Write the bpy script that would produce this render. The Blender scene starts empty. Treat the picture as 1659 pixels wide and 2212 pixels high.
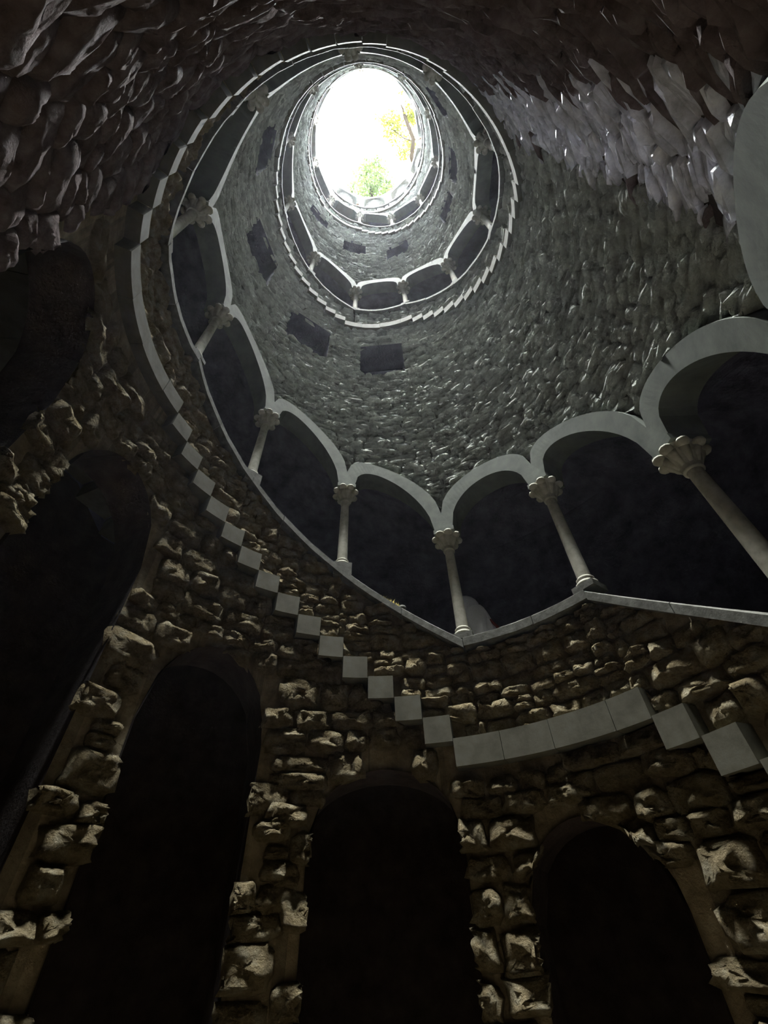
import bpy, math, random
import numpy as np
from mathutils import Vector, Matrix, noise

random.seed(11)
RND = random.random
def U(a, b): return a + (b - a) * RND()

sc = bpy.context.scene
COL = sc.collection

# ------------------------------------------------------------------ frame of the place
R = 2.2                       # radius of the shaft
CAMZ = 1.705                  # eye height above the floor of the well
STEP = 1.375 * R / 15         # riser
ZC = CAMZ + 1.02 * R          # top of the coping on the lowest landing in view
RO = R + 1.45                 # outer wall of the spiral gallery
ZTOP = CAMZ + 11.67 * R       # rim of the well
BAY = 2 * math.pi * R / 11
TH0, DTH = math.radians(36.767), 2 * math.pi / 11
def th(k): return TH0 + DTH * k
def P(k, r, z): a = th(k); return (r * math.cos(a), r * math.sin(a), z)

# ------------------------------------------------------------------ camera
FPX, W, H = 961.556, 1659, 2212
vx, vy = 792.166, 167.875
zc = np.array([vx - W / 2, H / 2 - vy, FPX]); zc /= np.linalg.norm(zc)
fw = np.array([0, 0, 1.0]); yc = fw - zc * (fw @ zc); yc /= np.linalg.norm(yc)
xc = -np.cross(yc, zc)
ri, up, fo = [Vector((xc[i], yc[i], zc[i])) for i in range(3)]
cam = bpy.data.cameras.new('camera')
cam.sensor_fit = 'HORIZONTAL'; cam.sensor_width = 36; cam.lens = FPX / W * 36
cam.clip_start = 0.01; cam.clip_end = 500
camo = bpy.data.objects.new('camera', cam); COL.objects.link(camo)
CAMP = Vector((0.0434, -1.914, CAMZ))
m = Matrix((ri, up, -fo)).transposed().to_4x4(); m.translation = CAMP
camo.matrix_world = m
sc.camera = camo
def px(p):
    d = Vector(p) - CAMP; f = d.dot(fo)
    if f < 0.02: return None
    return (W / 2 + FPX * d.dot(ri) / f, H / 2 - FPX * d.dot(up) / f, f)

# ------------------------------------------------------------------ sky, sun, exposure
world = bpy.data.worlds.new('sky'); sc.world = world; world.use_nodes = True
bg = world.node_tree.nodes['Background']
bg.inputs['Color'].default_value = (0.84, 0.91, 1.0, 1); bg.inputs['Strength'].default_value = 8.0
sun = bpy.data.lights.new('bright_overcast_sun', 'SUN'); sun.energy = 4.2; sun.angle = math.radians(18)
sun.color = (0.97, 1.0, 0.95)
suno = bpy.data.objects.new('bright_overcast_sun', sun); COL.objects.link(suno)
SUN_FROM = Vector((-0.022, -0.056, 1.0)).normalized()
suno.rotation_euler = SUN_FROM.to_track_quat('Z', 'Y').to_euler(); suno.location = (0, 0, 60)
vs = sc.view_settings
vs.view_transform = 'Standard'; vs.look = 'None'; vs.gamma = 1.0; vs.use_curve_mapping = False
vs.exposure = 3.45
cy = sc.cycles
cy.use_denoising = True
cy.max_bounces = 8; cy.diffuse_bounces = 6; cy.glossy_bounces = 2; cy.transmission_bounces = 4
cy.sample_clamp_indirect = 6.0; cy.caustics_reflective = False; cy.caustics_refractive = False

# ------------------------------------------------------------------ materials
def new_mat(name):
    mt = bpy.data.materials.new(name); mt.use_nodes = True
    nt = mt.node_tree; b = nt.nodes['Principled BSDF']
    return mt, nt, b
def stone_mat(name, dark, mid, light, rough=0.85, bump=0.5, dist=0.02, nscale=9.0, per_piece=0.25, spec=0.3):
    mt, nt, b = new_mat(name); N, L = nt.nodes.new, nt.links.new
    geo = N('ShaderNodeNewGeometry')
    n1 = N('ShaderNodeTexNoise'); n1.inputs['Scale'].default_value = nscale; n1.inputs['Detail'].default_value = 8; n1.inputs['Roughness'].default_value = 0.62
    L(geo.outputs['Position'], n1.inputs['Vector'])
    rmp = N('ShaderNodeValToRGB'); e = rmp.color_ramp.elements
    e[0].position = 0.3; e[0].color = (*dark, 1); e[1].position = 0.72; e[1].color = (*light, 1)
    em = e.new(0.5); em.color = (*mid, 1)
    L(n1.outputs['Fac'], rmp.inputs['Fac'])
    oi = N('ShaderNodeObjectInfo')
    mr = N('ShaderNodeMapRange'); mr.inputs['To Min'].default_value = 1 - per_piece; mr.inputs['To Max'].default_value = 1 + per_piece
    L(geo.outputs['Random Per Island'], mr.inputs['Value'])
    mul = N('ShaderNodeVectorMath'); mul.operation = 'SCALE'
    L(rmp.outputs['Color'], mul.inputs[0]); L(mr.outputs['Result'], mul.inputs['Scale'])
    L(mul.outputs['Vector'], b.inputs['Base Color'])
    b.inputs['Roughness'].default_value = rough
    b.inputs['Specular IOR Level'].default_value = spec
    n2 = N('ShaderNodeTexNoise'); n2.inputs['Scale'].default_value = 26; n2.inputs['Detail'].default_value = 7; n2.inputs['Roughness'].default_value = 0.66
    L(geo.outputs['Position'], n2.inputs['Vector'])
    bp = N('ShaderNodeBump'); bp.inputs['Strength'].default_value = bump; bp.inputs['Distance'].default_value = dist
    L(n2.outputs['Fac'], bp.inputs['Height']); L(bp.outputs['Normal'], b.inputs['Normal'])
    return mt
M = {}
M['tan'] = stone_mat('tan_rubble', (0.182, 0.1345, 0.07121), (0.3402, 0.273, 0.1622), (0.4905, 0.4391, 0.3165), bump=1.0, dist=0.13, rough=0.9, spec=0.1)
M['damp'] = stone_mat('damp_brown_rubble', (0.131, 0.09684, 0.05127), (0.2449, 0.1966, 0.1168), (0.3532, 0.3162, 0.2279), bump=1.0, dist=0.13, rough=0.9, spec=0.1)  # the tan rubble darkened to imitate the dimmer light on the lower walls
M['grey'] = stone_mat('grey_rubble', (0.36, 0.365, 0.34), (0.62, 0.645, 0.6), (0.82, 0.85, 0.8), bump=1.0, dist=0.1, rough=0.95, spec=0.05, per_piece=0.38)
M['seep'] = stone_mat('wet_lime_streaked_stone', (0.3, 0.3, 0.36), (0.62, 0.62, 0.72), (0.9, 0.9, 0.98), bump=0.6, dist=0.02, rough=0.25, spec=1.0)  # paler, bluer and glossier than the other rubble
M['umber'] = stone_mat('dark_umber_stone', (0.07, 0.052, 0.052), (0.14, 0.108, 0.11), (0.22, 0.185, 0.195), bump=0.6, dist=0.03, rough=0.95, spec=0.05)  # shade of the back and far-left walls put into the stone colour
M['mortar_umber'] = stone_mat('dark_umber_mortar', (0.05, 0.037, 0.037), (0.09, 0.07, 0.07), (0.13, 0.105, 0.105), bump=0.8, dist=0.03)  # mortar darkened likewise for those shaded walls
M['mortar_tan'] = stone_mat('brown_mortar', (0.13, 0.1, 0.06), (0.22, 0.175, 0.11), (0.32, 0.27, 0.18), bump=0.8, dist=0.03)
M['mortar_grey'] = stone_mat('grey_mortar', (0.2, 0.2, 0.185), (0.34, 0.345, 0.32), (0.46, 0.465, 0.43), bump=0.8, dist=0.03)
M['dressed'] = stone_mat('dressed_limestone', (0.07239, 0.08354, 0.0696), (0.1058, 0.1197, 0.1002), (0.1448, 0.1587, 0.1336), bump=0.12, dist=0.01, nscale=5, per_piece=0.04)
M['tread'] = stone_mat('pale_step_stone', (0.06819, 0.06385, 0.04649), (0.1023, 0.09727, 0.07315), (0.1302, 0.1271, 0.1023), bump=0.12, dist=0.01, nscale=6, per_piece=0.16)
M['coping'] = stone_mat('weathered_coping', (0.05299, 0.04968, 0.04306), (0.09936, 0.09936, 0.08608), (0.159, 0.159, 0.1424), bump=0.35, dist=0.01, nscale=14, per_piece=0.1)
M['column'] = stone_mat('column_stone', (0.3091, 0.2937, 0.237), (0.4327, 0.4173, 0.3503), (0.5358, 0.5204, 0.4533), bump=0.2, dist=0.006, nscale=14, per_piece=0.08)
M['inner'] = stone_mat('damp_gallery_stone', (0.045, 0.042, 0.065), (0.1, 0.094, 0.145), (0.17, 0.16, 0.22), bump=0.8, dist=0.05, nscale=4)  # dark bluish stone of gallery walls, ceilings and window reveals
M['jamb'] = stone_mat('dark_jamb_stone', (0.018, 0.012, 0.011), (0.038, 0.026, 0.024), (0.06, 0.045, 0.04), bump=0.7, dist=0.03, nscale=6)  # shade inside the doorways put into the stone colour
M['paving'] = stone_mat('pale_marble_paving', (0.1, 0.085, 0.06), (0.155, 0.13, 0.095), (0.2, 0.175, 0.13), bump=0.1, dist=0.01)
M['ground'] = stone_mat('woodland_soil', (0.06, 0.07, 0.03), (0.12, 0.13, 0.06), (0.2, 0.19, 0.1), bump=0.5, dist=0.05)
M['ochre'] = stone_mat('ochre_rendered_wall', (0.12, 0.04, 0.006), (0.18, 0.06, 0.009), (0.2, 0.08, 0.015), bump=0.2, dist=0.01, spec=0.0)
M['bark'] = stone_mat('brown_bark', (0.006, 0.004, 0.002), (0.01, 0.007, 0.0035), (0.014, 0.01, 0.005), bump=0.6, dist=0.01, spec=0.0)
def plain(name, col, rough=0.8):
    mt, nt, b = new_mat(name); N, L = nt.nodes.new, nt.links.new
    n = N('ShaderNodeTexNoise'); n.inputs['Scale'].default_value = 30
    r = N('ShaderNodeValToRGB'); r.color_ramp.elements[0].color = (*[c * .8 for c in col], 1); r.color_ramp.elements[1].color = (*[min(1, c * 1.2) for c in col], 1)
    L(n.outputs['Fac'], r.inputs['Fac']); L(r.outputs['Color'], b.inputs['Base Color']); b.inputs['Roughness'].default_value = rough
    return mt
M['jacket'] = plain('grey_jacket_cloth', (0.75, 0.75, 0.82)); M['skin'] = plain('skin', (0.5, 0.33, 0.25), 0.6)
M['trousers'] = plain('dark_trousers_cloth', (0.03, 0.03, 0.045)); M['red'] = plain('red_bag_cloth', (0.14, 0.01, 0.012)); M['hair'] = plain('dark_hair', (0.03, 0.02, 0.015)); M['shoe'] = plain('black_shoe', (0.02, 0.02, 0.02))
def leaf_mat(name, col):
    mt, nt, b = new_mat(name); N, L = nt.nodes.new, nt.links.new
    geo = N('ShaderNodeNewGeometry'); r = N('ShaderNodeValToRGB')
    r.color_ramp.elements[0].color = (*[c * .65 for c in col], 1); r.color_ramp.elements[1].color = (*[min(1, c * 1.25) for c in col], 1)
    L(geo.outputs['Random Per Island'], r.inputs['Fac']); L(r.outputs['Color'], b.inputs['Base Color'])
    b.inputs['Roughness'].default_value = 0.9; b.inputs['Specular IOR Level'].default_value = 0.0
    t = N('ShaderNodeBsdfTranslucent'); L(r.outputs['Color'], t.inputs['Color'])
    mx = N('ShaderNodeMixShader'); mx.inputs[0].default_value = 0.6
    L(b.outputs[0], mx.inputs[1]); L(t.outputs[0], mx.inputs[2]); L(mx.outputs[0], nt.nodes['Material Output'].inputs['Surface'])
    return mt
M['leaf_yellow'] = leaf_mat('yellow_green_leaves', (0.1, 0.105, 0.008)); M['leaf_green'] = leaf_mat('green_leaves', (0.04, 0.058, 0.014)); M['moss'] = leaf_mat('yellow_moss', (0.62, 0.52, 0.2))

# ------------------------------------------------------------------ object helpers
class MB:
    def __init__(s): s.v = []; s.f = []
    def add(s, vs, fs):
        o = len(s.v); s.v += vs; s.f += [tuple(i + o for i in f) for f in fs]; return s
    def grid(s, rows, closed=False):           # rows: list of equal-length point lists
        n = len(rows[0]); vs = [p for r in rows for p in r]; fs = []
        for i in range(len(rows) - 1):
            for j in range(n if closed else n - 1):
                a, b_ = i * n + j, i * n + (j + 1) % n
                fs.append((a, b_, b_ + n, a + n))
        return s.add(vs, fs)
    def box(s, x0, x1, y0, y1, z0, z1):
        v = [(x, y, z) for x in (x0, x1) for y in (y0, y1) for z in (z0, z1)]
        return s.add(v, [(0, 1, 3, 2), (4, 6, 7, 5), (0, 4, 5, 1), (2, 3, 7, 6), (0, 2, 6, 4), (1, 5, 7, 3)])
    def lathe(s, prof, n=16, cap=True, sx=1.0, sy=1.0):
        rows = [[(r * sx * math.cos(2 * math.pi * i / n), r * sy * math.sin(2 * math.pi * i / n), z) for i in range(n)] for r, z in prof]
        s.grid(rows, True)
        return s
    def tube(s, pts, rad, n=7):
        rows = []
        for i, p in enumerate(pts):
            a = Vector(pts[max(i - 1, 0)]); b_ = Vector(pts[min(i + 1, len(pts) - 1)]); d = (b_ - a).normalized()
            x = d.orthogonal().normalized(); y = d.cross(x); r = rad[i] if isinstance(rad, (list, tuple)) else rad
            rows.append([tuple(Vector(p) + (x * math.cos(2 * math.pi * j / n) + y * math.sin(2 * math.pi * j / n)) * r) for j in range(n)])
        return s.grid(rows, True)
    def ellip(s, c, rx, ry, rz, n=10, m=6):
        rows = []
        for i in range(m + 1):
            a = math.pi * i / m - math.pi / 2
            rr = max(math.cos(a), 0.02)
            rows.append([(c[0] + rx * rr * math.cos(2 * math.pi * j / n), c[1] + ry * rr * math.sin(2 * math.pi * j / n), c[2] + rz * math.sin(a)) for j in range(n)])
        return s.grid(rows, True)
    def build(s, name, mat, parent=None, smooth=False):
        me = bpy.data.meshes.new(name)
        off = parent_world(parent)
        me.from_pydata([(x - off.x, y - off.y, z - off.z) for x, y, z in s.v] if parent else s.v, [], s.f)
        if smooth: me.polygons.foreach_set('use_smooth', [True] * len(me.polygons))
        me.materials.append(mat); me.update()
        o = bpy.data.objects.new(name, me); COL.objects.link(o)
        if parent: o.parent = parent
        return o
def parent_world(p):
    v = Vector((0, 0, 0))
    while p is not None: v += Vector(p.location); p = p.parent
    return v
def tag(o, label, cat, group=None, kind=None):
    o['label'] = label; o['category'] = cat
    if group: o['group'] = group
    if kind: o['kind'] = kind
    return o
def empty(name, loc, rz=0.0):
    o = bpy.data.objects.new(name, None); COL.objects.link(o); o.location = loc; o.rotation_euler = (0, 0, rz); o.empty_display_size = 0.1
    return o
def struct(o): o['kind'] = 'structure'; return o
def copy_tree(o, parent=None):
    c = o.copy(); COL.objects.link(c); c.parent = parent
    for ch in list(o.children): copy_tree(ch, c)
    return c

# ------------------------------------------------------------------ the spiral
KTOP = 28                                     # from here the top gallery runs level
def fl(k):
    k = min(k, KTOP); return math.floor(k / 4) + min(max(k % 4 - 1, 0), 3) / 3
def cz(k): return ZC + fl(k) * 15 * STEP + 0.17 * R * max(0, 1 - abs(k + 3))      # top of the coping
S0, S1 = 1.18, 3.92                           # where the 14 step blocks of a flight begin and end (bays)
SW = (S1 - S0) / 14
def step_no(k):                               # (base height of the landing fascia, number of risers above it)
    k = max(k, -4)
    if k >= KTOP - 0.08: return cz(KTOP) - 0.51 * R, 0
    j = math.floor((k + 0.08) / 4); q = k - 4 * j
    zl = ZC + j * 15 * STEP - 0.51 * R
    if q < S0: return zl, 0
    return zl, int((q - S0) / SW + 1e-6) + 1
def soffit(k): z, n = step_no(k); return z + n * STEP
def tread(k): return soffit(k) + 0.215
SPR = 0.665 * R                               # spring of the arches above the coping
U0 = 0.09
def ca(k, i): return cz(-4) - .3 * R if k <= -4 else cz(k + i)   # the entrance bay sits lower
def zi(k, q):                                 # intrados of the arch of bay k at q in 0..1 of the clear span
    u = U0 + q * (1 - 2 * U0)
    return ca(k, 0) + (ca(k, 1) - ca(k, 0)) * q + SPR + 0.265 * R * math.sqrt(max(0, 1 - (2 * q - 1) ** 2)), k + u
def ze(kk):                                   # extrados at position kk
    k = math.floor(kk + 1e-9); q = kk - k
    return ca(k, 0) + (ca(k, 1) - ca(k, 0)) * q + SPR + 0.12 * R + 0.255 * R * math.sqrt(max(0, 1 - (2 * q - 1) ** 2))
K0, K1 = -4, 36                               # bays of the arcade
def wall_top(k):                              # what ends the wall above the arcade: the next turn's soffit or the rim
    return soffit(k + 11) if k + 11 < K1 else ZTOP

# ------------------------------------------------------------------ rubble
def stone_mesh(s0, s1, z0, z1, rb, d, clamp, n=10, rings=2, rough=1.0, tilt=(-.5, .12)):
    # an irregular stone bedded at radius rb and standing d proud into the shaft; s is arc length in bays*BAY
    cs, czz = (s0 + s1) / 2, (z0 + z1) / 2; a, b = (s1 - s0) / 2, (z1 - z0) / 2
    ring = []; rot = U(-.13, .13); sq = U(.3, .6)
    for i in range(n):
        t = 2 * math.pi * (i + U(-.3, .3)) / n + 0.3
        c, s = math.cos(t), math.sin(t)
        x = math.copysign(abs(c) ** sq, c) * a; y = math.copysign(abs(s) ** sq, s) * b
        k = U(0.88, 1.12)
        ring.append((k * (x + y * rot), k * (y - x * rot * .6)))
    tx, tz = U(-.35, .35), U(*tilt)
    rows = []; seed = Vector((U(0, 99), U(0, 99), U(0, 99)))
    levels = {5: [(1.02, -0.1), (0.95, 0.5), (0.8, 0.8), (0.6, 0.95), (0.4, 1.0), (0.2, 1.0)], 3: [(1.02, -0.1), (0.93, 0.6), (0.7, 0.85), (0.36, 1.0)], 2: [(1.02, -0.1), (0.9, 0.65), (0.5, 0.95)], 1: [(1.02, -0.1), (0.78, 0.85)]}[rings]
    fq = 11.0
    for sc_, lv in levels:
        row = []
        for x, y in ring:
            kx = sc_ * (1 + (U(-.07, .07) * rough if sc_ < 1 else 0))
            xx, yy = x * kx, y * kx
            s, z = clamp(cs + xx, czz + yy)
            dd = d * lv
            if sc_ < 1: dd = dd * (1 + tx * x * sc_ / a + tz * y * sc_ / b) + d * rough * (0.55 * noise.noise(seed + Vector((xx, yy, 0)) * fq) + 0.35 * noise.noise(seed + Vector((xx, yy, 0)) * 26)) + d * U(-.08, .08) * rough
            row.append(P(s / BAY, rb - dd, z))
        rows.append(row)
    s, z = clamp(cs + U(-.15, .15) * a, czz + U(-.15, .15) * b)
    c = P(s / BAY, rb - d * (1 + U(-.25, .25) * rough), z)
    vs = [p for r in rows for p in r] + [c]; fs = []
    nr = len(rows)
    for i in range(nr - 1):
        for j in range(n):
            a_, b_ = i * n + j, i * n + (j + 1) % n
            fs.append((a_, a_ + n, b_ + n, b_))
    for j in range(n): fs.append(((nr - 1) * n + j, len(vs) - 1, (nr - 1) * n + (j + 1) % n))
    return vs, fs
def courses(ka, kb, zlo, zhi, wr, hr):
    # cells of a roughly coursed wall: (s0, s1, z0, z1)
    out = []; z = zlo
    while z < zhi:
        h = U(*hr); s = ka * BAY - U(0, wr[0])
        while s < kb * BAY:
            w = U(*wr) * (0.75 + 0.5 * h / hr[1]); dz = U(-.18, .18) * h
            if RND() < 0.18 and h > hr[0] * 1.3:
                sp = U(.4, .6)
                out.append((s, s + w, z + dz, z + dz + h * sp)); out.append((s, s + w, z + dz + h * sp, z + h + dz))
            else: out.append((s, s + w, z + dz * .5, z + h + dz * .5))
            s += w
        z += h
    return out
def px_size(s0, s1, z0, z1, r):
    q = [px(P(s / BAY, r, z)) for s, z in ((s0, z0), (s1, z0), (s1, z1), (s0, z1))]
    if any(v is None for v in q): return 0
    cx = sum(v[0] for v in q) / 4; cyy = sum(v[1] for v in q) / 4
    if not (-60 < cx < W + 60 and -60 < cyy < H + 60): return 0
    ar = 0.5 * abs(sum(q[i][0] * q[(i + 1) % 4][1] - q[(i + 1) % 4][0] * q[i][1] for i in range(4)))
    return math.sqrt(ar)
def in_pale_band(s0, s1):                          # the band of paler, glossier stones down the wall at the right
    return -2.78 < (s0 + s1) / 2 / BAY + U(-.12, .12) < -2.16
def lay(cells, rb, drange, zb, zt, holes, mat, parent, n=10, rings=2, limit=300, minpx=9.0, gap=0.012, rough=1.0, smooth=False, jit=0.04, tilt=(-.5, .12)):
    # lay the cells as stones under parent: the largest in view one by one, the rest as one stuff part
    def inside(s, z):
        for h in holes:
            if h['k0'] * BAY < s < h['k1'] * BAY and h['lo'](s / BAY) < z < h['hi'](s / BAY): return h
        return None
    def clamp(s, z):
        h = inside(s, z)
        if h:
            dl, dr = s - h['k0'] * BAY, h['k1'] * BAY - s; du, dd = h['hi'](s / BAY) - z, z - h['lo'](s / BAY)
            mn = min(dl, dr, du, dd)
            jt = U(-.3, 1) * jit
            if mn == dl: s = h['k0'] * BAY + jt
            elif mn == dr: s = h['k1'] * BAY - jt
            elif mn == du: z = h['hi'](s / BAY) - jt
            else: z = h['lo'](s / BAY)
        return s, min(max(z, zb(s / BAY)), zt(s / BAY))
    todo = []
    for s0, s1, z0, z1 in cells:
        cs, c2 = (s0 + s1) / 2, (z0 + z1) / 2; kk = cs / BAY
        lo, hi = max(z0, zb(kk)), min(z1, zt(kk))
        if hi - lo < 0.3 * (z1 - z0) or hi - lo < 0.02: continue
        c2 = (lo + hi) / 2
        if inside(cs, c2): continue
        g = gap * 0.5
        todo.append((px_size(s0, s1, lo, hi, R), s0 + g, s1 - g, lo + g, hi - g))
    todo.sort(key=lambda t: -t[0])
    rest = MB(); pale_band = MB(); cnt = 0
    for p_, s0, s1, z0, z1 in todo:
        d = U(*drange)
        vs, fs = stone_mesh(s0, s1, z0, z1, rb, d, clamp, n, rings, rough, tilt)
        if p_ >= minpx and cnt < limit:
            MB().add(vs, fs).build('stone', M['seep'] if in_pale_band(s0, s1) and parent.name == 'wall_back' else mat, parent, smooth); cnt += 1
        elif in_pale_band(s0, s1) and parent.name == 'wall_back': pale_band.add(vs, fs)
        else: rest.add(vs, fs)
    if pale_band.v:
        o = pale_band.build('wet_rubble', M['seep'], parent, smooth); o['kind'] = 'stuff'
    if rest.v:
        o = rest.build('rubble', mat, parent, smooth); o['kind'] = 'stuff'
def sheet(breaks, zb, zt, r, mat, name, holes=(), dz=0.25):
    # the bedding face of a wall: vertical strips between zb and zt, open at the holes
    mb = MB(); ks = sorted(set(round(b, 5) for b in breaks))
    for a, b in zip(ks, ks[1:]):
        m_ = (a + b) / 2; e = 1e-4
        ivs = [[(zb(a + e), zb(b - e)), (zt(a + e), zt(b - e))]]
        for h in holes:
            if h['k0'] - e < m_ < h['k1'] + e:
                lo = (h['lo'](a), h['lo'](b)); hi = (h['hi'](a), h['hi'](b)); new = []
                for q0, q1 in ivs:
                    if lo[0] > q0[0] + .01: new.append([q0, lo])
                    new.append([hi, q1])
                ivs = new
        for q0, q1 in ivs:
            if q1[0] <= q0[0] and q1[1] <= q0[1]: continue
            n = max(1, int((q1[0] - q0[0]) / dz))
            mb.grid([[P(a, r, q0[0] + (q1[0] - q0[0]) * i / n), P(b, r, q0[1] + (q1[1] - q0[1]) * i / n)] for i in range(n + 1)])
    return struct(mb.build(name, mat))
def frange(a, b, st):
    n = max(1, round((b - a) / st)); return [a + (b - a) * i / n for i in range(n + 1)]

# ------------------------------------------------------------------ large structure: floor, gallery shell, ceiling
mb = MB(); mb.add([P(k / 4, RO + 0.3, 0) for k in range(44)], [tuple(range(44))]); struct(mb.build('floor', M['paving']))
def shell_z(k): return soffit(min(k, 10.999)) if k < 7 else max(0.05, soffit(k - 11))   # where the lowest turn of the stair meets the shell
kk = frange(0, 11, .125)
mb = MB(); mb.grid([[P(k, RO, (1 - t) * shell_z(k)) for k in kk] for t in (1, .5, 0)]); struct(mb.build('wall_gallery_lower', M['jamb']))  # lower shell darkened to imitate the shade seen through the doorways
mb = MB(); zt_ = cz(KTOP) - 0.4; mb.grid([[P(k, RO, shell_z(k) + t * (zt_ - shell_z(k))) for k in kk] for t in (0, .2, .4, .6, .8, 1)]); struct(mb.build('wall_gallery', M['inner']))
mb = MB()
kk = frange(K0, 26.5, 0.125)
mb.grid([[P(k, R + 0.26 + (RO - R - 0.26) * i / 4, cz(k) + 0.98 * R + 0.22 * math.sin(math.pi * i / 4)) for k in kk] for i in range(5)])
struct(mb.build('ceiling', M['inner']))

# ------------------------------------------------------------------ the lower wall with its doorways
def arch_hole(k0, k1, spring, crown):
    c, w = (k0 + k1) / 2, (k1 - k0) / 2
    return dict(k0=k0, k1=k1, lo=lambda k: -1.0, hi=lambda k: spring + (crown - spring) * math.sqrt(max(0, 1 - min(1, abs((k - c) / w)) ** 2)), crown=crown, spring=spring)
hh = lambda h: CAMZ + R * h
DOORS = [arch_hole(1.20, 2.12, hh(.30), hh(.53)), arch_hole(2.47, 3.26, hh(.60), hh(.93)), arch_hole(0.16, 0.90, hh(.08), hh(.32)),
         arch_hole(3.58, 4.36, hh(1.10), hh(1.46)), arch_hole(4.66, 5.44, hh(1.28), hh(1.68)), arch_hole(-1.1, -0.30, hh(-.3), hh(-.06))]
RL = R + 0.085                                  # bedding face of the lower wall
def fine_soffit(k): return soffit(k) + 0.03
for name, ka, kb in (('wall_lower_right', -3.0, 0.53), ('wall_lower_front', 0.53, 2.3), ('wall_lower_left', 2.3, 5.5), ('wall_lower_far_left', 5.5, 7.0)):
    holes = [d for d in DOORS if ka - .6 < (d['k0'] + d['k1']) / 2 < kb + .6]
    br = frange(ka, kb, 0.06) + [k for d in holes for k in frange(d['k0'], d['k1'], 0.05) if ka <= k <= kb]
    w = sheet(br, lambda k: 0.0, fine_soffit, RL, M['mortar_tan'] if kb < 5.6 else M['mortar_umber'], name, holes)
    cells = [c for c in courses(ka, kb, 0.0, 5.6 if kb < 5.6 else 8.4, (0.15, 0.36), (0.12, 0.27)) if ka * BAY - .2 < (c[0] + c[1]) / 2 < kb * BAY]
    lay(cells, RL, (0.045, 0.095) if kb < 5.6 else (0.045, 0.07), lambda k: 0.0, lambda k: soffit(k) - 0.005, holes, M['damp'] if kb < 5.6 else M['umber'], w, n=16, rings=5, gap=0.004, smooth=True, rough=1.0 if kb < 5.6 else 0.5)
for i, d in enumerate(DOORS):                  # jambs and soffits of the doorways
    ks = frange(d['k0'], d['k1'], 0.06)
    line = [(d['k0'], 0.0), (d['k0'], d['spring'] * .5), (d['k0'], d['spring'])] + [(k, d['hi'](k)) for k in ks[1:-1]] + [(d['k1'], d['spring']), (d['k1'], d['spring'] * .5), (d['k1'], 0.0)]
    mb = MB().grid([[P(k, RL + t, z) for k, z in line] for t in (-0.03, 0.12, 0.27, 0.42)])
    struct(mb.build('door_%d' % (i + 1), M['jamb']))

# ------------------------------------------------------------------ walls above the arcade
def rect(k0, k1, z0, z1, s=0.0):
    c = (k0 + k1) / 2
    return dict(k0=k0, k1=k1, lo=lambda k: z0 + s * (k - c), hi=lambda k: z1 + s * (k - c))
WIN = [rect(1.18, 1.88, hh(3.70), hh(4.24)), rect(2.40, 3.12, hh(3.84), hh(4.38)), rect(3.63, 4.33, hh(4.22), hh(4.85)), rect(4.86, 5.46, hh(4.80), hh(5.6)),
       rect(11.68, 12.26, hh(7.07), hh(7.6)), rect(12.80, 13.40, hh(7.42), hh(7.98)), rect(13.90, 14.50, hh(7.8), hh(8.25)), rect(21.2 - 11.0, 21.7 - 11.0, hh(6.4), hh(6.95)),
       rect(9.45, 10.0, hh(6.35), hh(7.0)), rect(8.3, 8.9, hh(6.0), hh(6.7))]
# the window beside k = 10.6 belongs to the same row
RB = R + 0.07
def zb_up(k): return ze(k) - 0.01
def add_wall(name, ka, kb, cellw, cellh, mat, mort, dr, n, rings, limit, minpx, rb=RB):
    holes = [h for h in WIN if ka - .7 < (h['k0'] + h['k1']) / 2 < kb + .7]
    br = frange(ka, kb, 1 / 16) + [x for h in holes for x in (h['k0'], h['k1']) if ka < x < kb]
    zt = lambda k: wall_top(min(k, kb - 1e-4))
    w = sheet(br, zb_up, lambda k: zt(k) + (0.03 if k + 11 < K1 else 0), rb, mort, name, holes, 0.5)
    zlo = min(zb_up(k) for k in frange(ka, kb - .001, .1)); zhi = max(zt(k) for k in frange(ka, kb - .001, .1))
    cells = [c for c in courses(ka, kb, zlo, zhi, cellw, cellh) if ka * BAY - .1 < (c[0] + c[1]) / 2 < kb * BAY]
    lay(cells, rb, dr, zb_up, lambda k: zt(k) - 0.005, holes, mat, w, n=n, rings=rings, limit=limit, minpx=minpx, gap=0.003, jit=0.008, tilt=(-.85, .1))
    return w
for name, ka, kb in (('wall_back', -4, -2.2), ('wall_right', -2.2, 0), ('wall_front', 0, 2), ('wall_left', 2, 4), ('wall_far_left', 4, 7)):
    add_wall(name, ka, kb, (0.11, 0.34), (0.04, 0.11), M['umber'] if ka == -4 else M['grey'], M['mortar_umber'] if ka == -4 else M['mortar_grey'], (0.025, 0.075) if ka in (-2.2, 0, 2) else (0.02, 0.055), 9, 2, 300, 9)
add_wall('wall_second_turn_back', 7, 9.5, (0.16, 0.36), (0.08, 0.15), M['grey'], M['mortar_grey'], (0.03, 0.075), 7, 1, 200, 11)
add_wall('wall_second_turn', 9.5, 16, (0.14, 0.34), (0.07, 0.15), M['grey'], M['mortar_grey'], (0.03, 0.075), 7, 1, 300, 10)
add_wall('wall_second_turn_rear', 16, 18, (0.16, 0.36), (0.08, 0.15), M['grey'], M['mortar_grey'], (0.03, 0.075), 7, 1, 100, 11)
add_wall('wall_third_turn', 18, 25, (0.2, 0.42), (0.1, 0.17), M['grey'], M['mortar_grey'], (0.03, 0.07), 6, 1, 100, 10)
add_wall('wall_rim', 25, 36, (0.22, 0.45), (0.1, 0.18), M['grey'], M['mortar_grey'], (0.03, 0.07), 6, 1, 100, 10)
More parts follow.
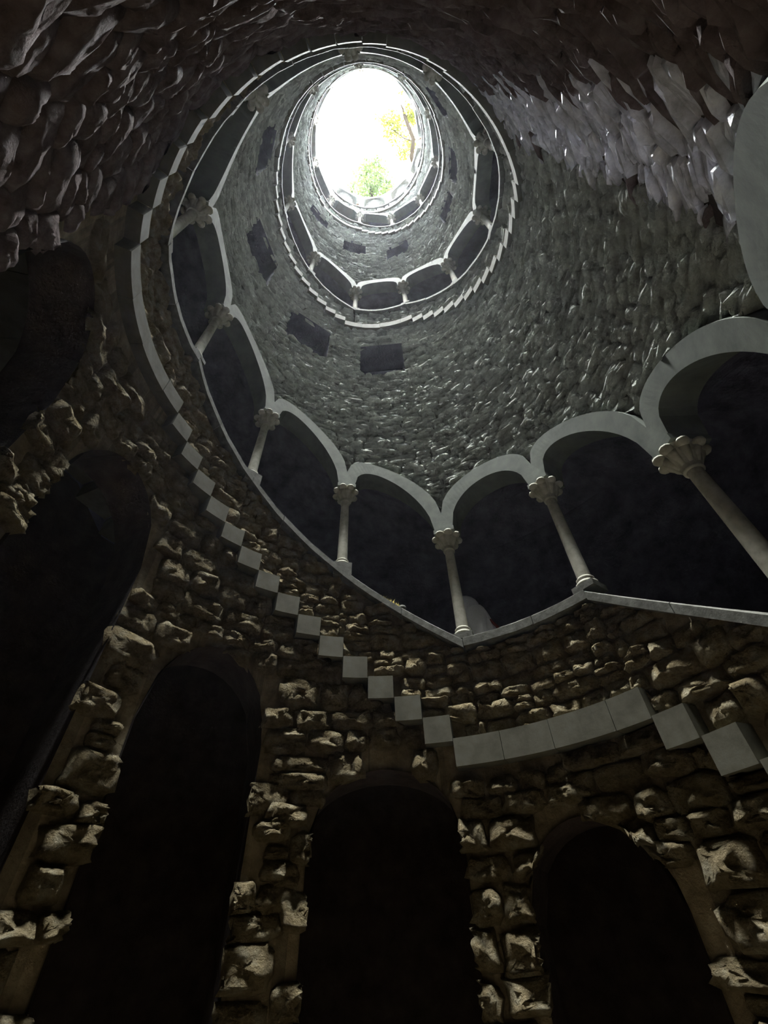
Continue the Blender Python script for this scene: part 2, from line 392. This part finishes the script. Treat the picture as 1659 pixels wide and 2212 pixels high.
for i, h in enumerate(WIN):                    # deep reveals of the wall openings
    k0, k1 = h['k0'], h['k1']
    pts = [(k0, h['lo'](k0)), (k0, h['hi'](k0)), (k1, h['hi'](k1)), (k1, h['lo'](k1)), (k0, h['lo'](k0))]
    mb = MB().grid([[P(k, RB + t, z) for k, z in pts] for t in (-0.03, 0.25, 0.55)])
    mb.add([P(k, RB + 0.55, z) for k, z in pts[:4]], [(0, 1, 2, 3)])
    struct(mb.build('window_%d' % (i + 1), M['inner']))

# ------------------------------------------------------------------ stairs
def curved_block(mb, ka, kb, r0, r1, za, zb_, n=3, zslope=0.0):
    rows = []
    for i in range(n + 1):
        k = ka + (kb - ka) * i / n; dz = zslope * i / n
        rows.append([P(k, r0, za + dz), P(k, r0, zb_ + dz), P(k, r1, zb_ + dz), P(k, r1, za + dz), P(k, r0, za + dz)])
    mb.grid(rows)
    for rw, fl_ in ((rows[0], 1), (rows[-1], 0)):
        mb.add(rw[:4], [(0, 1, 2, 3) if fl_ else (3, 2, 1, 0)])
    return mb
FLOOR_NAMES = ['lowest flight, climbing from the floor at lower right to the first landing', 'broad flight of pale blocks climbing left from the first landing',
               'flight climbing round the dark upper left rim', 'flight with saw-toothed edge down the right of the second ring', 'flight climbing left of the second ring landing',
               'flight high on the far side of the shaft', 'flight below the top gallery on the left']
for j in range(-1, 7):
    zl = ZC + j * 15 * STEP - 0.51 * R
    e = empty('stair_flight', P(4 * j + 2.5, R, zl))
    tag(e, 'stone steps of the ' + ['lowest flight, descending right from the first landing', 'flight climbing left from the first landing, pale block ends', 'flight along the dark upper left rim', 'flight down the right of the second ring', 'flight left of the second ring landing', 'flight hidden high at the back of the shaft', 'flight down the right of the third ring', 'flight left of the third ring, below the top gallery'][j + 1], 'stairs', 'flights of the spiral stair')
    for n in range(14):
        ka = 4 * j + S0 + n * SW; z = zl + (n + 1) * STEP
        curved_block(MB(), ka + .003, ka + SW - .003, R - 0.04 + U(-.008, .008), RO - .02, z + U(-.004, .004), z + 0.213).build('step', M['tread'], e)
for j in range(0, 7):
    zl = ZC + j * 15 * STEP - 0.51 * R
    e = empty('landing', P(4 * j + .5, R, zl))
    tag(e, ['pale curved landing at lower right, first above the floor', 'curved landing at far left, at the edge of the dark wall', 'landing along the upper right of the second ring', 'small landing at the front of the second ring', 'landing high at the left rear, mostly hidden', 'landing at the right of the third ring', 'landing at the front of the third ring'][j], 'landing', 'landings of the spiral stair')
    cuts = [-0.08, 0.14, 0.53, 0.86, S0]
    for a, b in zip(cuts, cuts[1:]):
        curved_block(MB(), 4 * j + a + .002, 4 * j + b - .002, R - 0.04 + U(-.006, .006), RO - .02, zl, zl + 0.215, 4).build('slab', M['tread'], e)
e = empty('landing', P(30, R, cz(KTOP) - .51 * R)); tag(e, 'level floor ring of the top gallery just under the rim', 'landing')
for i in range(16): curved_block(MB(), KTOP - .08 + i * .5, KTOP - .08 + (i + 1) * .5 - .004, R - 0.04, RO - .02, cz(KTOP) - .51 * R, cz(KTOP) - .51 * R + .215, 3).build('slab', M['tread'], e)

# ------------------------------------------------------------------ where things stand, in words
def turn(k): return 'first' if k < 7 else 'second' if k < 18 else 'third' if k < KTOP else 'top'
ORD = ['zeroth', 'first', 'second', 'third', 'fourth', 'fifth', 'sixth', 'seventh', 'eighth', 'ninth', 'tenth', 'eleventh']
def where(k):
    if k < 0: return '%s right of the first landing' % ORD[-k]
    if k <= 6: return ['at the right end of the first landing', 'at the left end of the first landing'][k] if k < 2 else '%s left of the first landing' % ORD[k - 1]
    if k < 12: return '%s right of the second ring landing' % ORD[12 - k]
    if k < 14: return 'at the %s end of the second ring landing' % ('right' if k == 12 else 'left')
    if k < 18: return '%s left of the second ring landing' % ORD[k - 13]
    if k < 24: return '%s right of the third ring landing' % ORD[24 - k]
    if k < 26: return 'at the %s end of the third ring landing' % ('right' if k == 24 else 'left')
    if k < 28: return '%s left of the third ring landing' % ORD[k - 25]
    return '%s bay round the top gallery' % ORD[k - 27] 

# ------------------------------------------------------------------ parapets
for k in range(-3, K1):
    e = empty('parapet', P(k + .5, R + .15, tread(k + .5)))
    tag(e, 'rough stone parapet with smooth coping, bay ' + (where(k) if k >= 0 else where(k)).replace('bay ', ''), 'parapet', 'parapets of the %s ring' % turn(k))
    kk = frange(k + .001, k + .999, 1 / 10)
    zt = lambda q: cz(min(max(q, k + 1e-4), k + 1 - 1e-4)) - 0.05 * R
    zb = lambda q: tread(q)
    rc = R + 0.085
    mb = MB(); mb.grid([[P(q, r, z) for q in kk] for r, z in ()] or [[P(q, rc, tread(q) - .1) for q in kk], [P(q, rc, zt(q) + .02) for q in kk], [P(q, R + .25, zt(q) + .02) for q in kk], [P(q, R + .25, tread(q) - .1) for q in kk]])
    mb.build('rubble_core', M['mortar_tan'] if k < 7 else M['mortar_grey'], e)
    near = -1 <= k <= 5
    cells = [c for c in courses(k, k + 1, zb(k + .01) - .1, max(zt(k), zt(k + .99)) + .1, (0.15, 0.34) if near else (0.16, 0.34), (0.09, 0.2) if near else (0.08, 0.16))]
    cells = [(max(a, k * BAY), min(b, (k + 1) * BAY), c, d) for a, b, c, d in cells if min(b, (k + 1) * BAY) - max(a, k * BAY) > .05]
    lay(cells, rc, (0.04, 0.09), zb, zt, [], M['tan'] if k < 7 else M['grey'], e, n=16 if near else 7, rings=5 if near else 1, limit=300, minpx=9, gap=0.004, smooth=near)
    mb = MB(); half = k + U(.4, .62)
    for a, b in ((k + .002, half), (half + .004, k + .998)):
        rows = []
        for i in range(5):
            q = a + (b - a) * i / 4; z = cz(min(max(q, k), k + 1 - 1e-6)) - (0.02 if k % 4 else 0.0); j1 = U(-.006, .006)
            rows.append([P(q, R - .035 + j1, z - .095), P(q, R - .035 + j1, z - .012), P(q, R - .02, z), P(q, R + .3, z), P(q, R + .3, z - .095), P(q, R - .035 + j1, z - .095)])
        m2 = MB().grid(rows); m2.add(rows[0][:5], [(0, 1, 2, 3, 4)]); m2.add(rows[-1][:5], [(4, 3, 2, 1, 0)])
        m2.build('coping', M['coping'], e)

# ------------------------------------------------------------------ arches
AD0, AD1 = R - 0.025, R + 0.27
for k in range(K0, K1):
    e = empty('arch', P(k + .5, R, cz(k) + SPR))
    tag(e, 'smooth pale arch, span ' + where(k).replace('bay ', '') , 'arch', 'arches of the %s ring' % turn(k))
    nv = 5 if k < 18 else 3
    for v in range(nv):
        q0, q1 = v / nv, (v + 1) / nv; rows = []
        g = 0.0005
        for i in range(6):
            q = q0 + (q1 - q0) * i / 5
            zin, kin = zi(k, q); zo = ze(min(k + q, k + 1 - 1e-6)) if q < 1 else ze(k + .99999)
            ko = k + q
            rows.append([P(kin, AD0, zin), P(ko, AD0, zo), P(ko, AD1, zo), P(kin, AD1, zin), P(kin, AD0, zin)])
        mb = MB().grid(rows); mb.add(rows[0][:4], [(3, 2, 1, 0)]); mb.add(rows[-1][:4], [(0, 1, 2, 3)])
        mb.build('voussoir', M['dressed'], e)
    zs = ca(k, 0) + SPR; zv = ze(k + 1e-6)
    pr = [(k - U0, zs), (k, zv + .01), (k + U0, zs)]
    mb = MB(); mb.add([P(q, r, z) for r in (AD0, AD1) for q, z in pr], [(0, 1, 2), (5, 4, 3), (0, 3, 4, 1), (1, 4, 5, 2), (2, 5, 3, 0)])
    mb.build('springer', M['dressed'], e)

# ------------------------------------------------------------------ columns
def make_column(ped):
    e = empty('column', (0, 0, 0))
    MB().box(-.105, .105, -.105, .105, -0.11 if ped else -0.005, 0.075 if ped else 0.055).build('pedestal', M['coping'], e)
    z0 = 0.075 if ped else 0.055
    prof = [(.088, z0), (.098, z0 + .012), (.098, z0 + .03), (.084, z0 + .04), (.074, z0 + .055), (.078, z0 + .068), (.08, z0 + .08), (.07, z0 + .09), (.062, z0 + .10)]
    MB().lathe(prof, 18).build('base', M['column'], e, True)
    prof = [(.062 - .010 * t, z0 + .10 + (1.185 - z0 - .10) * t) for t in (0, .15, .4, .7, 1)]
    MB().lathe(prof, 18).build('shaft', M['column'], e, True)
    prof = [(.052, 1.17), (.066, 1.175), (.068, 1.19), (.058, 1.2), (.082, 1.25), (.104, 1.31), (.12, 1.37), (.126, 1.405)]
    cap = MB().lathe(prof, 18, sx=1.12).build('capital', M['column'], e, True)
    for i in range(8):
        a = 2 * math.pi * (i + .5) / 8; c, s = math.cos(a), math.sin(a); mb = MB(); ex = 1.16
        mb.tube([(.055 * c * ex, .055 * s, 1.225), (.075 * c * ex, .075 * s, 1.29), (.105 * c * ex, .105 * s, 1.345), (.135 * c * ex, .135 * s, 1.37)], [.02, .034, .04, .034], 7)
        mb.ellip((.135 * c * ex, .135 * s, 1.362), .05, .05, .036, 9, 6)
        mb.build('leaf_scroll', M['column'], cap, True)
    MB().box(-.125, .19, -.125, .125, 1.405, SPR + .002).build('abacus', M['dressed'], e)
    return e
protoA, protoB = make_column(False), make_column(True)
used = set()
for k in range(-3, K1 + 1):
    ped = not (k % 4 in (0, 1) or k >= KTOP)
    src = protoB if ped else protoA
    o = src if src.name not in used else copy_tree(src)
    used.add(src.name)
    o.location = P(k, R + .075, cz(k)); o.rotation_euler = (0, 0, th(k))
    tag(o, 'slender stone column with leafy capital, ' + where(k).replace('bay ', ''), 'column', 'columns of the %s ring' % turn(k), 'thing')

# ------------------------------------------------------------------ the rim and what grows above it
GZ = ZTOP - .55
ks = frange(0, 11, .1)
mb = MB().grid([[P(k, r, z) for k in ks] for r, z in ((R + .34, GZ), (R - .03, ZTOP - .14), (R - .04, ZTOP), (R + .34, ZTOP + .01), (R + .36, GZ))])
struct(mb.build('trim_1', M['coping']))        # kerb ring of the rim
mb = MB().grid([[P(k, r, GZ) for k in ks] for r in (RO, 9, 30, 70)]); struct(mb.build('ground', M['ground']))
ks = [k for k in frange(-.3, 10.7, .1)]
for a, b in ((28 - 33.0, -1.0), (2.0, 6.0)):   # roof of the top gallery, open to the sky for three bays at the front
    ks = frange(a, b, .1); struct(MB().grid([[P(k, r, z) for k in ks] for r, z in ((R + .28, GZ), (RO, GZ), (RO, GZ - .12), (R + .28, GZ - .12))]).build('ceiling', M['inner']))
ks = frange(0, 11, .1); struct(MB().grid([[P(k, RO, z) for k in ks] for z in (cz(KTOP) - .5, GZ - .6, GZ)]).build('wall_top', M['ochre']))

def leaves(mb, c, rad, n, size):
    for _ in range(int(n * 2.6)):
        v = Vector((random.gauss(0, 1), random.gauss(0, 1), random.gauss(0, .8))); v = v.normalized() * rad * RND() ** .5
        p = Vector(c) + v; a = Vector((U(-1, 1), U(-1, 1), U(-.6, .6))).normalized(); b = a.orthogonal().normalized(); l = size * U(.6, 1.3); w = l * .32
        nrm = a.cross(b) * l * .08
        mb.add([tuple(p), tuple(p + a * l * .5 + b * w + nrm), tuple(p + a * l), tuple(p + a * l * .5 - b * w + nrm)], [(0, 1, 2, 3)])
t = empty('overhanging_tree', (3.6, 2.2, GZ))
tag(t, 'leaning tree with twisting branch and sparse yellow-green leaves right of the bright opening', 'tree')
trunk = MB().tube([(3.6, 2.2, GZ), (2.9, 1.75, 28.2), (2.25, 1.3, 29.6), (2.14, 1.05, 30.2), (2.33, .42, 31.5), (2.15, .0, 32.8), (2.02, -.38, 34), (1.99, -.6, 35), (1.85, -.86, 35.6)], [.16, .14, .12, .11, .105, .1, .09, .06, .02], 8).build('trunk', M['bark'], t, True)
MB().tube([(2.04, -.3, 33.7), (2.25, -.42, 34.0), (2.5, -.36, 34.3)], [.05, .035, .015], 6).build('branch', M['bark'], t, True)
MB().tube([(2.28, .5, 31.4), (1.9, .45, 32.6), (1.45, .2, 33.5), (1.0, .0, 34.1)], [.03, .028, .02, .008], 6).build('branch', M['bark'], t, True)
mb = MB()
for c, r_, n in (((.85, -.13, 34), .25, 26), ((1.28, -.2, 34), .4, 70), ((1.02, .36, 34), .2, 16), ((1.6, .1, 34), .45, 80), ((1.4, .57, 34), .35, 40), ((2.37, -.65, 34), .35, 60), ((2.42, -.2, 34), .3, 60), ((2.25, 1.0, 34), .3, 40), ((1.95, 1.3, 34), .3, 34), ((.53, -.39, 34), .12, 5), ((1.8, 1.1, 34), .2, 16), ((1.85, -1.3, 34), .15, 5), ((2.2, .6, 33), .35, 40)): leaves(mb, c, r_ * 1.25, int(n * 1.3), .16)
o = mb.build('foliage', M['leaf_yellow'], t); o['kind'] = 'stuff'
t = empty('bushy_tree', (.1, 3.3, GZ))
tag(t, 'bushy green tree leaning over the near lower edge of the bright opening', 'tree')
MB().tube([(.1, 3.3, GZ), (.05, 2.7, 27.9), (.02, 2.1, 29.2), (-.2, 1.75, 30.2), (-.15, 1.5, 31)], [.13, .11, .09, .06, .02], 8).build('trunk', M['bark'], t, True)
MB().tube([(.03, 2.3, 28.8), (.4, 1.9, 29.8), (.45, 1.5, 31)], [.06, .05, .015], 6).build('branch', M['bark'], t, True)
mb = MB()
for c, r_, n in (((-.9, 2.1, 29), .3, 40), ((-.3, 1.75, 30.2), .55, 150), ((-.1, 1.45, 31), .35, 70), ((.45, 1.45, 31.3), .4, 80), ((.5, 1.85, 29.8), .5, 150), ((.9, 2.0, 29), .35, 60), ((0, 2.1, 29), .5, 160), ((.7, 2.3, 28.3), .4, 70), ((-.4, 2.3, 28.3), .4, 70)): leaves(mb, c, r_ * 1.2, int(n * 1.2), .15)
o = mb.build('foliage', M['leaf_green'], t); o['kind'] = 'stuff'

# ------------------------------------------------------------------ moss and a pebble on the sloping coping
q = Vector(P(1.56, R + .02, cz(1.56) - .02))
mb = MB()
for i in range(70):
    f = U(-.09, .09); b = q + Vector((f * math.cos(th(1.56) + 1.57), f * math.sin(th(1.56) + 1.57), f * (cz(1.6) - cz(1.5)) / (.1 * BAY))) + Vector((U(-.02, .02), U(-.02, .02), 0))
    tip = b + Vector((U(-.03, .03), U(-.03, .03), U(.02, .055))); w = Vector((U(-1, 1), U(-1, 1), 0)).normalized() * .006
    mb.add([tuple(b - w), tuple(b + w), tuple(tip)], [(0, 1, 2)])
tag(mb.build('moss_tuft', M['moss']), 'tuft of yellow moss on the sloping parapet coping left of the landing', 'moss')
c = P(1.47, R + .03, cz(1.47) + .012)
tag(MB().ellip(c, .045, .035, .034, 9, 6).build('pebble', M['coping'], None, True), 'small rounded stone beside the yellow moss on the coping', 'stone')

# ------------------------------------------------------------------ the hooded person on the first landing
pz = tread(.9)
base = P(.88, 2.78, pz)
per = empty('person', base, th(.88) + math.pi / 2)   # local x forward (up the stair), y left
tag(per, 'hooded person in grey jacket walking left behind the first landing parapet', 'person')
def skin_obj(name, vs, es, rad, mat, parent, lev=2):
    me = bpy.data.meshes.new(name); me.from_pydata(vs, es, []); me.materials.append(mat); me.update()
    o = bpy.data.objects.new(name, me); COL.objects.link(o); o.parent = parent
    sm = o.modifiers.new('skin', 'SKIN'); sm.use_smooth_shade = True
    if not me.skin_vertices: bpy.context.view_layer.objects.active = o
    for i, r in enumerate(rad): me.skin_vertices[0].data[i].radius = (r, r) if not isinstance(r, tuple) else r
    me.skin_vertices[0].data[0].use_root = True
    su = o.modifiers.new('sub', 'SUBSURF'); su.levels = lev; su.render_levels = lev
    return o
V, E_, RD = [], [], []
def node(p, r, par=None):
    V.append(p); RD.append(r)
    if par is not None: E_.append((par, len(V) - 1))
    return len(V) - 1
pel = node((0, 0, .92), (.14, .12)); sp = node((.03, 0, 1.1), (.13, .11), pel); ch = node((.08, 0, 1.3), (.15, .12), sp); nk = node((.14, 0, 1.47), .055, ch)
hb = node((.19, 0, 1.545), .085, nk); hc = node((.215, 0, 1.62), .095, hb); ht = node((.21, 0, 1.69), .07, hc)
for sd in (1, -1):
    hp = node((0, .09 * sd, .85), .1, pel); kn = node((.07 * sd + .03, .1 * sd, .48), .06, hp); an = node((.1 * sd - .04, .1 * sd, .09), .04, kn); node((.1 * sd + .1, .11 * sd, .035), .035, an)
    sh = node((.08, .18 * sd, 1.37), .06, ch); el = node((.03, .25 * sd, 1.1), .045, sh); wr = node((.17, .22 * sd, .9), .03, el); pa = node((.22, .21 * sd, .85), (.02, .04), wr)
    for f in range(4): k1 = node((.26, (.21 + .02 * (f - 1.5)) * sd, .81), .009, pa); k2 = node((.27, (.21 + .021 * (f - 1.5)) * sd, .775 - .006 * (1 - abs(f - 1.5))), .0085, k1); node((.255, (.21 + .021 * (f - 1.5)) * sd, .75), .008, k2)
    t1 = node((.23, (.21 - .045) * sd, .83), .011, pa); node((.255, (.21 - .055) * sd, .8), .01, t1)
body = skin_obj('body', V, E_, RD, M['skin'], per)
V, E_, RD = [], [], []
pel = node((0, 0, .8), (.17, .15)); sp = node((.02, 0, 1.1), (.165, .145), pel); ch = node((.06, 0, 1.32), (.21, .17), sp); nk = node((.13, 0, 1.49), .13, ch)
for sd in (1, -1): sh = node((.07, .2 * sd, 1.38), .12, ch); el = node((.03, .255 * sd, 1.1), .09, sh); wr = node((.155, .222 * sd, .925), .075, el)
skin_obj('jacket', V, E_, RD, M['jacket'], per)
V, E_, RD = [], [], []
pel = node((0, 0, .9), (.15, .13))
for sd in (1, -1): hp = node((0, .09 * sd, .83), .115, pel); kn = node((.07 * sd + .03, .1 * sd, .48), .075, hp); node((.1 * sd - .04, .1 * sd, .12), .06, kn)
skin_obj('trousers', V, E_, RD, M['trousers'], per)
mb = MB(); rows = []                            # hood: a shell open towards the face
for i in range(9):
    a = math.radians(40 + 140 * i / 8)           # from the rim round the face back to the nape
    rows.append([(.2 + .15 * math.cos(a), .135 * math.sin(a) * math.cos(f), 1.62 + .15 * math.sin(a) * math.sin(f) - .05 * (1 - math.cos(a)) * .3) for f in [math.radians(-75 + 330 * j / 15) for j in range(16)]])
mb.grid(rows); ho = MB(); ho.v = [(x + base[0] * 0, y, z) for x, y, z in mb.v]; ho.f = mb.f
def local_obj(mbx, name, mat, parent, smooth=True):
    me = bpy.data.meshes.new(name); me.from_pydata(mbx.v, [], mbx.f); me.materials.append(mat); me.polygons.foreach_set('use_smooth', [smooth] * len(me.polygons)); me.update()
    o = bpy.data.objects.new(name, me); COL.objects.link(o); o.parent = parent; return o
ho = local_obj(mb, 'hood', M['jacket'], per); so = ho.modifiers.new('solid', 'SOLIDIFY'); so.thickness = .012
local_obj(MB().ellip((.195, 0, 1.665), .1, .09, .075, 12, 7), 'hair', M['hair'], per)
for sd in (1, -1):
    local_obj(MB().ellip((.295, .035 * sd, 1.615), .012, .014, .009, 8, 5), 'eye', M['shoe'], per)
    local_obj(MB().ellip((.07 if sd > 0 else -.04, .105 * sd, .04), .13, .05, .045, 10, 5), 'shoe', M['shoe'], per)
local_obj(MB().ellip((.315, 0, 1.59), .016, .012, .022, 8, 5), 'nose', M['skin'], per)
bk = empty('backpack', P(.775, 2.78, pz + .93), th(.88) + math.pi / 2)
tag(bk, 'red backpack on the back of the hooded person', 'bag')
local_obj(MB().ellip((-.02, 0, .12), .1, .14, .2, 12, 8), 'bag', M['red'], bk); local_obj(MB().tube([(.03, .1, .27), (.09, .13, .36), (.17, .13, .4)], .018, 6), 'strap', M['red'], bk); local_obj(MB().tube([(.03, -.1, .27), (.09, -.13, .36), (.17, -.13, .4)], .018, 6), 'strap', M['red'], bk)
# ------------------------------------------------------------------ scatter volume added to imitate lens glare round the opening
hz = bpy.data.materials.new('thin_haze'); hz.use_nodes = True; nt = hz.node_tree; nt.nodes.clear()
vo = nt.nodes.new('ShaderNodeVolumeScatter'); vo.inputs['Density'].default_value = 0.0012; vo.inputs['Anisotropy'].default_value = 0.4; vo.inputs['Color'].default_value = (.86, .87, 1, 1)
nt.links.new(vo.outputs[0], nt.nodes.new('ShaderNodeOutputMaterial').inputs['Volume'])
mb = MB(); ks = [i * .25 for i in range(44)]
rw = [[P(k, R - .12, z) for k in ks] for z in (2.4, ZTOP - .3)]; mb.grid(rw, True); n_ = len(ks)
mb.f += [tuple(range(n_))[::-1], tuple(range(n_, 2 * n_))]
tag(mb.build('haze', hz), 'thin pale haze filling the shaft below the bright opening', 'haze', None, 'stuff')
print('objects', len(bpy.data.objects))
